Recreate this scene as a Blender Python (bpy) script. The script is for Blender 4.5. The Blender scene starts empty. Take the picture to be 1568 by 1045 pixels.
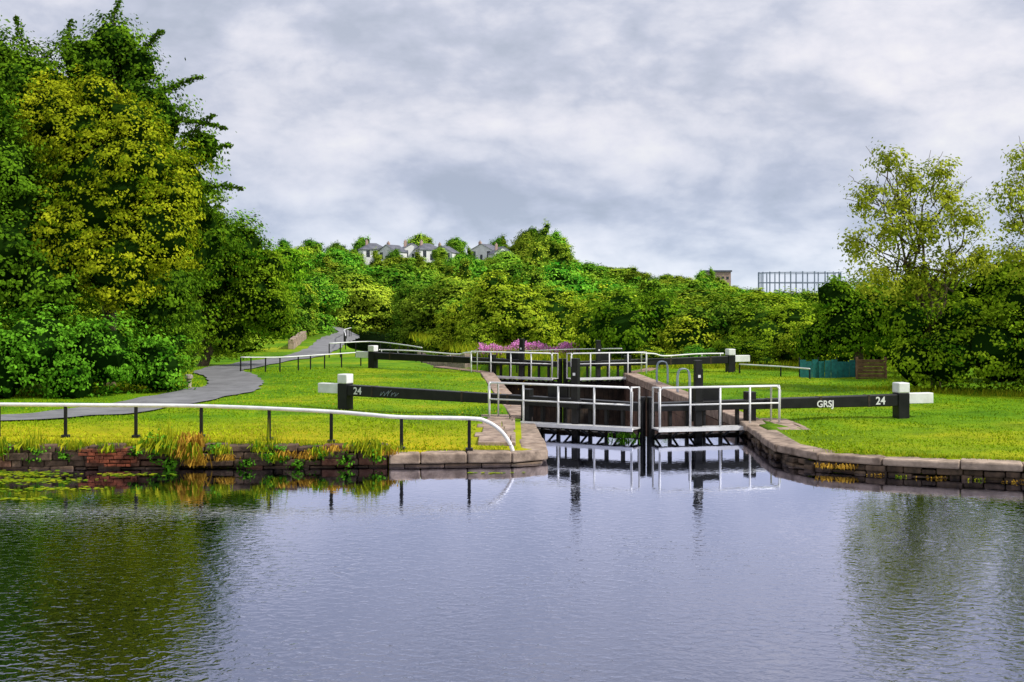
import bpy, math, random
import numpy as np
from mathutils import Vector
R=random.Random(7); N=np.random.default_rng(7)
S=bpy.context.scene
S.view_settings.view_transform='Standard'
S.view_settings.look='None'; S.view_settings.exposure=0

# ------------------------------------------------------------ helpers
def link(o,parent=None):
    S.collection.objects.link(o)
    if parent: o.parent=parent
    return o
def empty(name,loc=(0,0,0)):
    e=bpy.data.objects.new(name,None); e.empty_display_size=.3
    return link(e)
def np_mesh(name,V,F,col=None,mats=(),smooth=False,midx=None):
    me=bpy.data.meshes.new(name)
    V=np.asarray(V,dtype=np.float32); F=np.asarray(F,dtype=np.int32)
    k=F.shape[1]
    me.vertices.add(len(V)); me.vertices.foreach_set('co',V.ravel())
    me.loops.add(F.size); me.loops.foreach_set('vertex_index',F.ravel())
    me.polygons.add(len(F)); me.polygons.foreach_set('loop_start',np.arange(0,F.size,k,dtype=np.int32))
    if midx is not None: me.polygons.foreach_set('material_index',np.asarray(midx,dtype=np.int32))
    me.polygons.foreach_set('use_smooth',np.full(len(F),smooth))
    me.update(calc_edges=True)
    if col is not None:
        a=me.color_attributes.new('tint','FLOAT_COLOR','POINT')
        c=np.ones((len(V),4),dtype=np.float32); c[:,:3]=col
        a.data.foreach_set('color',c.ravel())
    for m in mats: me.materials.append(m)
    return me
class MB:
    def __init__(s): s.v=[];s.f=[];s.c=[]
    def add(s,V,F,col=(.5,.5,.5)):
        b=len(s.v); s.v+= [tuple(p) for p in V]; s.f+=[tuple(i+b for i in f) for f in F]; s.c+=[col]*len(V)
    def hexa(s,P,col=(.5,.5,.5)):
        s.add(P,[(0,3,2,1),(4,5,6,7),(0,1,5,4),(1,2,6,5),(2,3,7,6),(3,0,4,7)],col)
    def box(s,x0,x1,y0,y1,z0,z1,col=(.5,.5,.5)):
        s.hexa([(x0,y0,z0),(x1,y0,z0),(x1,y1,z0),(x0,y1,z0),(x0,y0,z1),(x1,y0,z1),(x1,y1,z1),(x0,y1,z1)],col)
    def tube(s,pts,rad,n=8,col=(.5,.5,.5),cap=True):
        pts=[Vector(p) for p in pts]
        if not hasattr(rad,'__len__'): rad=[rad]*len(pts)
        V=[];F=[]
        for i,p in enumerate(pts):
            t=(pts[min(i+1,len(pts)-1)]-pts[max(i-1,0)]).normalized()
            a=Vector((0,0,1)) if abs(t.z)<.9 else Vector((0,1,0))
            u=t.cross(a).normalized(); w=t.cross(u)
            for k in range(n):
                q=2*math.pi*k/n; V.append(p+(u*math.cos(q)+w*math.sin(q))*rad[i])
        for i in range(len(pts)-1):
            for k in range(n):
                F.append((i*n+k,i*n+(k+1)%n,(i+1)*n+(k+1)%n,(i+1)*n+k))
        if cap:
            F.append(tuple(range(n))); F.append(tuple((len(pts)-1)*n+k for k in range(n-1,-1,-1)))
        s.add(V,F,col)
    def obj(s,name,mat,parent=None,bevel=0,smooth=False):
        me=bpy.data.meshes.new(name); me.from_pydata(s.v,[],s.f)
        a=me.color_attributes.new('tint','FLOAT_COLOR','POINT')
        a.data.foreach_set('color',[x for c in s.c for x in (c[0],c[1],c[2],1)])
        me.materials.append(mat)
        import bmesh
        bm=bmesh.new(); bm.from_mesh(me); bmesh.ops.recalc_face_normals(bm,faces=bm.faces); bm.to_mesh(me); bm.free()
        if smooth: me.polygons.foreach_set('use_smooth',[True]*len(me.polygons))
        o=link(bpy.data.objects.new(name,me),parent)
        if bevel:
            m=o.modifiers.new('bevel','BEVEL'); m.width=bevel; m.segments=2; m.limit_method='ANGLE'
        return o
def lerp(a,b,t): return a+(b-a)*t
def sst(a,b,x):
    t=np.clip((x-a)/(b-a),0,1); return t*t*(3-2*t)
def spline(pts,n=8):
    out=[];P=[Vector(p) for p in pts]
    for i in range(len(P)-1):
        p0=P[max(i-1,0)];p1=P[i];p2=P[i+1];p3=P[min(i+2,len(P)-1)]
        for k in range(n):
            t=k/n
            out.append(.5*((2*p1)+(p2-p0)*t+(2*p0-5*p1+4*p2-p3)*t*t+(3*p1-p0-3*p2+p3)*t**3))
    out.append(P[-1]); return out

# ------------------------------------------------------------ materials
def newmat(name):
    m=bpy.data.materials.new(name); m.use_nodes=True
    nt=m.node_tree; return m,nt,nt.nodes['Principled BSDF'],nt.nodes['Material Output']
def nd(nt,t,**k):
    n=nt.nodes.new(t)
    for a,b in k.items():
        if a.startswith('_'): n.inputs[a[1:].replace('_',' ')].default_value=b
        else: setattr(n,a,b)
    return n
def ramp(nt,stops):
    r=nt.nodes.new('ShaderNodeValToRGB'); e=r.color_ramp.elements
    while len(e)<len(stops): e.new(.5)
    for i,(p,c) in enumerate(stops): e[i].position=p; e[i].color=(c[0],c[1],c[2],1)
    return r
def noise(nt,scale,detail=4,rough=.55,vec=None,dist=0):
    n=nd(nt,'ShaderNodeTexNoise',_Scale=scale,_Detail=detail,_Roughness=rough,_Distortion=dist)
    if vec: nt.links.new(vec,n.inputs['Vector'])
    return n
def math_(nt,op,a,b=None,c=None):
    m=nd(nt,'ShaderNodeMath',operation=op)
    for k,v in enumerate((a,b,c)):
        if v is None: continue
        if isinstance(v,(int,float)): m.inputs[k].default_value=v
        else: nt.links.new(v,m.inputs[k])
    return m.outputs[0]
def mixc(nt,fac,a,b,mode='MIX'):
    m=nd(nt,'ShaderNodeMix',data_type='RGBA',blend_type=mode)
    for s,v in ((m.inputs[0],fac),(m.inputs[6],a),(m.inputs[7],b)):
        if hasattr(v,'is_linked') or hasattr(v,'links'): nt.links.new(v,s)
        elif isinstance(v,(int,float)): s.default_value=v
        else: s.default_value=(v[0],v[1],v[2],1)
    return m.outputs[2]
def simple(name,ca,cb,scale=4,rough=.6,bump=.2,bscale=30,spec=.4,metal=0,usetint=0):
    m,nt,b,o=newmat(name)
    tc=nd(nt,'ShaderNodeTexCoord').outputs['Object']
    n=noise(nt,scale,6,.6,tc)
    r=ramp(nt,[(.35,ca),(.65,cb)]); nt.links.new(n.outputs['Fac'],r.inputs[0])
    c=r.outputs[0]
    if usetint:
        a=nd(nt,'ShaderNodeAttribute',attribute_name='tint')
        c=mixc(nt,usetint,c,a.outputs['Color'],'MIX')
    nt.links.new(c,b.inputs['Base Color'])
    b.inputs['Roughness'].default_value=rough; b.inputs['Specular IOR Level'].default_value=spec; b.inputs['Metallic'].default_value=metal
    n2=noise(nt,bscale,5,.6,tc); bp=nd(nt,'ShaderNodeBump',_Strength=bump,_Distance=.02)
    nt.links.new(n2.outputs['Fac'],bp.inputs['Height']); nt.links.new(bp.outputs[0],b.inputs['Normal'])
    return m
def foliage_mat(name,dark,light,trans=.3,var=.25):
    m,nt,b,o=newmat(name); nt.nodes.remove(b)
    a=nd(nt,'ShaderNodeAttribute',attribute_name='tint')
    sep=nd(nt,'ShaderNodeSeparateColor'); nt.links.new(a.outputs['Color'],sep.inputs[0])
    c=mixc(nt,sep.outputs[0],dark,light)
    oi=nd(nt,'ShaderNodeObjectInfo')
    hs=nd(nt,'ShaderNodeHueSaturation'); nt.links.new(c,hs.inputs['Color'])
    mr=nd(nt,'ShaderNodeMapRange'); nt.links.new(oi.outputs['Random'],mr.inputs[0])
    mr.inputs[3].default_value=.5-var*.08; mr.inputs[4].default_value=.5+var*.08
    nt.links.new(mr.outputs[0],hs.inputs['Hue'])
    fr=math_(nt,'FRACT',math_(nt,'MULTIPLY',oi.outputs['Random'],17.3))
    nt.links.new(math_(nt,'MULTIPLY_ADD',fr,var*2.0,1-var),hs.inputs['Value'])
    d=nd(nt,'ShaderNodeBsdfDiffuse'); nt.links.new(hs.outputs[0],d.inputs[0])
    if trans>0:
        t=nd(nt,'ShaderNodeBsdfTranslucent'); nt.links.new(hs.outputs[0],t.inputs[0])
        mx=nd(nt,'ShaderNodeMixShader'); mx.inputs[0].default_value=trans
        nt.links.new(d.outputs[0],mx.inputs[1]); nt.links.new(t.outputs[0],mx.inputs[2]); nt.links.new(mx.outputs[0],o.inputs[0])
    else: nt.links.new(d.outputs[0],o.inputs[0])
    return m
M_white=simple('white_paint',(.68,.68,.69),(.86,.86,.88),3,.45,.1)
M_black=simple('black_paint',(.006,.006,.008),(.016,.016,.018),2,.45,.15,25,.3)
M_timber=simple('wet_dark_timber',(.012,.009,.007),(.06,.038,.024),3,.6,.5,18)
M_walk=simple('walkway_deck',(.45,.44,.44),(.65,.64,.64),5,.6,.2)
M_bark=simple('bark',(.05,.035,.02),(.16,.12,.07),6,.9,.8,14)
M_asph=simple('asphalt',(.14,.14,.15),(.23,.23,.245),1.2,.85,.5,60)
M_stone=simple('sandstone',(.12,.09,.07),(.48,.37,.29),3.2,.85,.9,14,.2,0,.25)
M_rub=simple('rubble_stone',(.02,.015,.012),(.17,.11,.075),4.0,.9,1.0,12,.2,0,.3)
M_wall=simple('chamber_masonry_stone',(.035,.02,.014),(.22,.13,.09),1.5,.8,.8,9,.3,0,.35)
M_slate=simple('slate_roof',(.07,.075,.1),(.15,.155,.19),.5,.6,.2,6)
M_render=simple('white_render',(.70,.70,.70),(.84,.84,.83),.4,.8,.1)
M_glass=simple('window_glass',(.03,.035,.04),(.06,.07,.08),1,.15,.0)
M_gas=simple('gasholder_steel',(.22,.27,.36),(.30,.35,.44),.3,.6,.0)
M_teal=simple('teal_mesh',(.004,.09,.10),(.01,.17,.17),8,.6,.3)
M_plank=simple('weathered_board',(.12,.06,.03),(.26,.14,.08),4,.8,.5)
M_pinkbr=simple('pale_brick',(.42,.28,.24),(.5,.36,.3),.5,.8,.1)

F_yel=foliage_mat('foliage_yellow_green',(.08,.15,.004),(.50,.53,.02),.25,.05)
F_sal=foliage_mat('foliage_sallow',(.08,.17,.006),(.46,.57,.03),0,.12)
F_dark=foliage_mat('foliage_dark_green',(.012,.05,.004),(.16,.32,.015),.2,.08)
F_mid=foliage_mat('foliage_mid_green',(.025,.10,.004),(.29,.46,.02),.2,.25)
F_bram=foliage_mat('foliage_bramble',(.02,.10,.004),(.20,.50,.03),.2,.05)
F_wil=foliage_mat('foliage_willow',(.14,.20,.01),(.56,.60,.05),.3,.06)
F_far=foliage_mat('foliage_woodland',(.04,.14,.008),(.32,.50,.035),0,.46)
F_core=foliage_mat('foliage_core_shade',(.008,.025,.003),(.016,.045,.005),.0,.1)  # dark core colour: shade in the crown gaps is put into the colour
F_grass=foliage_mat('grass_blades',(.10,.24,.004),(.45,.52,.015),0,.0)
F_weed=foliage_mat('weeds',(.09,.22,.01),(.50,.48,.02),.2,.0)
F_or=foliage_mat('dead_grass',(.28,.15,.02),(.62,.38,.05),.2,.0)
F_pink=foliage_mat('willowherb_flower',(.60,.16,.46),(.92,.42,.80),.2,.0)

# ------------------------------------------------------------ terrain
LX=np.array([-300,-40,-12,-2.9,.84]); LY=np.array([36,29.6,29.4,29.8,30.2])
RX=np.array([6.5,7.2,8.9,11.1,20,40,300]); RY=np.array([29.6,29.0,28.2,27.4,25,21,10])
def wallY(x): return np.where(x<3.5,np.interp(x,LX,LY),np.interp(x,RX,RY))
def chL(y): return np.interp(y,[30,38,60],[.86,.6,-.9])
def chR(y): return np.interp(y,[29,31,37,59],[6.7,6.5,6.75,5.3])
CY=[60,75,95,120,160,280,340]; CX=[2.2,-2,-8,-12.5,-17.5,-33,-42]
def canX(y): return np.interp(y,CY,CX)
def hillk(a): return np.interp(a,[-.6,-.25,.03,.10,.18,.3,.6],[.9,1,1,.75,.30,.15,.15])
def gbase(x,y):
    x=np.asarray(x,float);y=np.asarray(y,float)
    z=np.full(np.broadcast(x,y).shape,.38)
    z=z+.14*(1-sst(-6,-2.5,x))*(1-sst(33,40,y))
    z=z-.08*(1-sst(31,34,y))*sst(-3.5,-1,x)*(1-sst(3,5,x))
    z=z+.035*np.sin(x*.7+1)*np.sin(y*.5)+.02*np.sin(x*1.7+y*1.1)
    z=z-1.5*sst(66,100,y)*sst(-6,2,x-canX(y))
    a=x/np.maximum(y,30)
    z=z+hillk(a)*(14.5*sst(130,430,y)*sst(120,330,y)**.3)
    z=z-10*sst(520,900,y)*hillk(a)
    z=z+.25*np.maximum(0,9-y)*(y<9)*(y>-8)+4.2*(y<=-8)
    return z
def gz(x,y):
    x=np.asarray(x,float);y=np.asarray(y,float)
    z=gbase(x,y)
    z=np.where((y>9)&(y<wallY(x)+.35)&(np.abs(x)<250),-1.8,z)
    z=np.where((y>28)&(y<62)&(x>chL(y)-.3)&(x<chR(y)+.3),-4.2,z)
    d=np.abs(x-canX(y)); t=1-sst(2.6,4.2,d)
    z=np.where((y>=62)&(y<160),z*(1-t)+(-3.6)*t,z)
    return z
def geo(a,b,s,g):
    o=[];v=a
    while v<b: o.append(v); v+=s; s*=g
    o.append(b); return o
xs=geo(26,3000,.5,1.16); xs=np.array([-v for v in xs[::-1]]+list(np.arange(-25.75,26,.25))+xs)
ys=np.array([-600,-200,-80,-30,-12,-8,-4,0,4,7,8.9,9.4,12,16,20,23]+list(np.arange(24,68,.25))+geo(68,3500,.6,1.03))
X,Y=np.meshgrid(xs,ys); Z=gz(X,Y)
V=np.stack([X,Y,Z],-1).reshape(-1,3); nx=len(xs); ny=len(ys)
i=np.arange(nx-1)[None,:]+nx*np.arange(ny-1)[:,None]; i=i.ravel()
F=np.stack([i,i+1,i+nx+1,i+nx],1)
mg,nt,b,o=newmat('grass_ground')
tc=nd(nt,'ShaderNodeTexCoord').outputs['Object']
n1=noise(nt,.22,5,.6,tc); n2=noise(nt,1.3,6,.7,tc); n3=noise(nt,14,4,.7,tc)
r1=ramp(nt,[(.34,(.08,.21,.004)),(.5,(.15,.30,.005)),(.66,(.31,.37,.008))]); nt.links.new(n1.outputs['Fac'],r1.inputs[0])
r2=ramp(nt,[(.32,(.38,.52,.4)),(.52,(1,1,1)),(.72,(1.35,1.15,.9))]); nt.links.new(n2.outputs['Fac'],r2.inputs[0])
c=mixc(nt,.9,r1.outputs[0],r2.outputs[0],'MULTIPLY')
r3=ramp(nt,[(.3,(.55,.6,.5)),(.6,(1.1,1.1,1.1))]); nt.links.new(n3.outputs['Fac'],r3.inputs[0])
c=mixc(nt,.6,c,r3.outputs[0],'MULTIPLY')
sp=nd(nt,'ShaderNodeSeparateXYZ'); nt.links.new(tc,sp.inputs[0])
mr=nd(nt,'ShaderNodeMapRange'); nt.links.new(sp.outputs[1],mr.inputs[0]); mr.inputs[1].default_value=38; mr.inputs[2].default_value=31; 
mrx=nd(nt,'ShaderNodeMapRange'); nt.links.new(sp.outputs[0],mrx.inputs[0]); mrx.inputs[1].default_value=5; mrx.inputs[2].default_value=-2; mrx.inputs[3].default_value=.25
mm2=math_(nt,'MULTIPLY',math_(nt,'MULTIPLY',mr.outputs[0],math_(nt,'MULTIPLY',n2.outputs['Fac'],1.2)),mrx.outputs[0])
c=mixc(nt,mm2,c,(.58,.42,.01))
mf=nd(nt,'ShaderNodeMapRange'); nt.links.new(sp.outputs[1],mf.inputs[0]); mf.inputs[1].default_value=100; mf.inputs[2].default_value=150
c=mixc(nt,mf.outputs[0],c,(.03,.08,.008))
mz=nd(nt,'ShaderNodeMapRange'); nt.links.new(sp.outputs[2],mz.inputs[0]); mz.inputs[1].default_value=.05; mz.inputs[2].default_value=-.3
c=mixc(nt,math_(nt,'MULTIPLY',mz.outputs[0],math_(nt,'LESS_THAN',sp.outputs[1],64.0)),c,(.03,.035,.012))
nt.links.new(c,b.inputs['Base Color']); b.inputs['Roughness'].default_value=.9; b.inputs['Specular IOR Level'].default_value=.1
bp=nd(nt,'ShaderNodeBump',_Strength=.7,_Distance=.08); nt.links.new(n3.outputs['Fac'],bp.inputs['Height']); nt.links.new(bp.outputs[0],b.inputs['Normal'])
link(bpy.data.objects.new('ground',np_mesh('ground',V,F,mats=[mg],smooth=True)))

# ------------------------------------------------------------ path
PATH=[(-40,31.8),(-24,33.6),(-17,35.0),(-13.8,38.5),(-12.1,43.5),(-11.3,49),(-11.6,53),(-12.8,57.5),(-14.4,62),(-14.0,69),(-12.9,77),(-13.4,90),(-15.6,110),(-17,128),(-18.6,143),(-23,156),(-32,166)]
sp_=spline([(p[0],p[1],0) for p in PATH],14)
pw=[1.35 if p.y<50 else 1.15 for p in sp_]
def strip(name,pts,w,mat,dz,mul=1):
    mb=MB();V=[];F=[];K=9
    for k,p in enumerate(pts):
        t=(pts[min(k+1,len(pts)-1)]-pts[max(k-1,0)]).normalized(); n=Vector((-t.y,t.x,0))
        ww=w[k]*mul+.05*math.sin(k*1.3)
        for j in range(K):
            q=p+n*ww*(2*j/(K-1)-1); V.append((q.x,q.y,float(gbase(q.x,q.y))+dz))
    for k in range(len(pts)-1):
        for j in range(K-1): F.append((k*K+j,k*K+j+1,(k+1)*K+j+1,(k+1)*K+j))
    mb.add(V,F); return mb.obj(name,mat,smooth=True)
strip('asphalt_path',sp_,pw,M_asph,.05)
PXY=np.array([(p.x,p.y) for p in sp_])
def near_path(x,y,d):
    D=np.full(np.shape(x),1e9)
    for q in PXY: D=np.minimum(D,np.hypot(x-q[0],y-q[1]))
    return D<d

# ------------------------------------------------------------ water
def water_mat(name,dark,yr):
    m,nt,b,o=newmat(name); nt.nodes.remove(b)
    tc=nd(nt,'ShaderNodeTexCoord').outputs['Object']
    mp=nd(nt,'ShaderNodeMapping'); mp.inputs['Scale'].default_value=(1.0,1.25,1); nt.links.new(tc,mp.inputs[0]); mp.inputs['Rotation'].default_value=(0,0,.5)
    a=noise(nt,6.0,2,.55,mp.outputs[0],.5); c=noise(nt,1.6,2,.5,mp.outputs[0],.5)
    crest=math_(nt,'POWER',a.outputs['Fac'],3.2)
    ad=math_(nt,'MULTIPLY_ADD',c.outputs['Fac'],.40,math_(nt,'MULTIPLY',crest,2.4))
    sp=nd(nt,'ShaderNodeSeparateXYZ'); nt.links.new(tc,sp.inputs[0])
    mr=nd(nt,'ShaderNodeMapRange'); nt.links.new(sp.outputs[1],mr.inputs[0])
    mr.inputs[1].default_value=26.5; mr.inputs[2].default_value=15; mr.inputs[3].default_value=.018; mr.inputs[4].default_value=yr
    pat=noise(nt,.14,3,.5,tc); pr=nd(nt,'ShaderNodeMapRange'); nt.links.new(pat.outputs['Fac'],pr.inputs[0]); pr.inputs[1].default_value=.35; pr.inputs[2].default_value=.65; pr.inputs[3].default_value=.4; pr.inputs[4].default_value=1.2
    bp=nd(nt,'ShaderNodeBump',_Distance=.04); nt.links.new(math_(nt,'MULTIPLY',mr.outputs[0],pr.outputs[0]),bp.inputs['Strength']); nt.links.new(ad,bp.inputs['Height'])
    g=nd(nt,'ShaderNodeBsdfGlossy'); g.inputs['Color'].default_value=(.76,.79,.97,1); g.inputs['Roughness'].default_value=.01
    d=nd(nt,'ShaderNodeBsdfDiffuse'); d.inputs['Color'].default_value=(*dark,1)
    nt.links.new(bp.outputs[0],g.inputs['Normal'])
    fr=nd(nt,'ShaderNodeFresnel',_IOR=1.5); nt.links.new(bp.outputs[0],fr.inputs['Normal'])
    f=nd(nt,'ShaderNodeMapRange'); nt.links.new(fr.outputs[0],f.inputs[0]); f.inputs[1].default_value=.04; f.inputs[2].default_value=.48; f.inputs[3].default_value=.20; f.inputs[4].default_value=.95
    mx=nd(nt,'ShaderNodeMixShader'); nt.links.new(f.outputs[0],mx.inputs[0]); nt.links.new(d.outputs[0],mx.inputs[1]); nt.links.new(g.outputs[0],mx.inputs[2]); nt.links.new(mx.outputs[0],o.inputs[0])
    return m
MW=water_mat('canal_water',(.001,.002,.004),.19)
mb=MB(); mb.add([(-240,9,0),(240,9,0),(240,36.95,0),(6.95,36.95,0),(3.83,36.35,0),(.3,38.15,0),(-240,38.15,0)],[tuple(range(7))]); mb.obj('canal_water',MW)
MW2=water_mat('lower_canal_water',(.01,.016,.01),.05)
mb=MB(); mb.add([(-40,38.3,-2.4),(20,38.3,-2.4),(20,168,-2.4),(-40,168,-2.4)],[(0,1,2,3)]); mb.obj('lower_canal_water',MW2)

# ------------------------------------------------------------ masonry
def jit(a): return R.uniform(-a,a)
def blocks(name,line,side,depth,courses,mat,lenr,jt,bev,palette,out=0,ztop=None):
    mb=MB()
    P=[Vector((p[0],p[1],0)) for p in line]
    seg=[(P[k+1]-P[k]).length for k in range(len(P)-1)]; T=sum(seg)
    def at(s):
        s=min(max(s,0),T)
        for k,l in enumerate(seg):
            if s<=l or k==len(seg)-1: return P[k].lerp(P[k+1],s/l if l else 0)
            s-=l
    for (z0,z1,dd) in courses:
        s=R.uniform(-.5,0)
        while s<T:
            L=R.uniform(*lenr); a=at(s+.008); c=at(min(s+L-.008,T)); 
            if (c-a).length<.05: s+=L; continue
            t=(c-a).normalized(); n=Vector((-t.y,t.x,0))*side
            ja=jit(jt); zt=ztop(*(a+c).xy/2) if ztop else 0
            f0=a-n*(out+ja); f1=c-n*(out+ja+jit(jt*.4)); b0=a+n*(depth+dd); b1=c+n*(depth+dd)
            jz=jit(jt*.5)
            Pn=[(f0.x,f0.y,zt+z0+.008),(f1.x,f1.y,zt+z0+.008),(b1.x,b1.y,zt+z0+.008),(b0.x,b0.y,zt+z0+.008),
                (f0.x,f0.y,zt+z1+jz),(f1.x,f1.y,zt+z1+jz+jit(jt*.3)),(b1.x,b1.y,zt+z1+jz),(b0.x,b0.y,zt+z1+jz)]
            cc=R.choice(palette); k=R.uniform(.65,1.3)
            mb.hexa(Pn,(cc[0]*k,cc[1]*k,cc[2]*k)); s+=L
    return mb.obj(name,mat,bevel=bev)
pal=[(.36,.26,.2),(.46,.36,.28),(.26,.2,.17),(.38,.28,.23)]
Lline=[(-2.9,29.8),(-1,30.0),(.35,30.12),(.68,30.3),(.84,30.65),(.84,31.5),(.75,34),(.62,37.7)]
blocks('stone_coping',Lline,1,.62,[(-.22,.03,0)],M_stone,(1.0,1.5),.02,.035,pal,.05,lambda x,y:.28)
blocks('quay_wall',Lline,1,.5,[(-.62,-.23,0),(-1.0,-.62,0)],M_rub,(.5,1.0),.02,.02,pal,0,lambda x,y:.28)
Rline=[(6.75,37.0),(6.6,34),(6.5,31.2),(6.55,30.3),(6.85,29.55),(7.5,28.95),(8.9,28.15),(11.1,27.4),(20,25),(34,21.8)]
blocks('stone_coping',Rline,1,.6,[(-.15,.03,0)],M_stone,(1.2,2.1),.03,.04,pal,.07,lambda x,y:.36)
blocks('quay_wall',Rline,1,.5,[(-.30,-.16,0),(-.46,-.30,0),(-1,-.46,0)],M_rub,(.22,.6),.08,.035,[(.09,.07,.05),(.16,.12,.08),(.05,.04,.03)],-.03,lambda x,y:.36)
pal2=[(.10,.07,.05),(.15,.10,.07),(.06,.045,.035),(.20,.14,.1),(.24,.08,.05)]
blocks('rubble_quay_wall',[(-60,30.6),(-40,29.6),(-12,29.4),(-2.95,29.8)],1,.45,[(-.13,.02,0),(-.30,-.13,0),(-.46,-.30,0),(-.9,-.46,0)],M_rub,(.2,.7),.08,.025,pal2,0,lambda x,y:.50)
M_brick=simple('red_brick',(.05,.02,.012),(.36,.10,.05),5,.9,.6,20,.2,0,.15)
for a_,b_,c0,c1 in ((-10.1,-9.0,0,2),(-9.9,-8.75,2,4),(-9.5,-8.9,4,5)):
    blocks('brick_repair',[(a_,29.45),(b_,29.49)],1,.2,[(-.02-.085*k-.085,-.02-.085*k-.008,0) for k in range(c0,c1)],M_brick,(.2,.25),.03,.008,[(.3,.08,.04),(.14,.06,.04)],.055,lambda x,y:.50)
CL=[(.60,38.0),(-.15,49),(-.9,60.5)]; CR=[(5.3,60),(6.0,49),(6.75,37.0)]
cp=[(.38,.25,.21),(.46,.31,.26),(.30,.21,.17)]
for ln in (CL,CR):
    blocks('chamber_coping',ln,1,.62,[(-.30,.03,0)],M_stone,(1.1,1.7),.01,.03,cp,.02,lambda x,y:.40)
    blocks('chamber_wall',ln,1,.5,[(-.31-.45*k-.45,-.31-.45*k,0) for k in range(8)],M_wall,(.6,1.2),.012,.015,[(.16,.09,.07),(.24,.15,.11),(.1,.06,.045)],0,lambda x,y:.40)
blocks('lock_outlet_wall',[(-.9,60.5),(-3.6,66)],1,.6,[(-.3,.03,0),(-.8,-.3,0),(-1.6,-.8,0),(-3.5,-1.6,0)],M_wall,(.8,1.4),.012,.02,cp,0,lambda x,y:.40)
blocks('lock_outlet_wall',[(7.5,66),(5.3,60)],1,.6,[(-.3,.03,0),(-.8,-.3,0),(-1.6,-.8,0),(-3.5,-1.6,0)],M_wall,(.8,1.4),.012,.02,cp,0,lambda x,y:.40)
for nm,x0,x1,y0,y1 in (('flagstone_paving',-.85,.0,31.4,38.5),('flagstone_paving',7.35,8.1,34.5,37.5)):
    mb=MB(); y=y0
    while y<y1:
        h=R.uniform(.6,.95)
        x=x0+jit(.15)
        while x<x1:
            w=R.uniform(.5,.9); k=R.uniform(.75,1.2)
            mb.box(x+.01,min(x+w,x1+.1)-.01,y+.01,y+h-.01,.2,.40+jit(.01),(.42*k,.3*k,.25*k)); x+=w
        y+=h
    mb.obj(nm,M_stone,bevel=.02)
blocks('stone_parapet_wall',[(-15.2,88),(-18.2,112)],1,.4,[(-.9,-.3,0),(-.3,.1,0),(.1,.4,0)],M_stone,(.7,1.4),.02,.02,pal,0,lambda x,y:float(gbase(x,y))+.3)
blocks('stone_parapet_wall',[(-2.6,80),(-7.4,104)],1,.4,[(-.9,-.3,0),(-.3,.1,0),(.1,.3,0)],M_stone,(.7,1.4),.02,.02,pal,0,lambda x,y:float(gbase(x,y))+.3)

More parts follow.
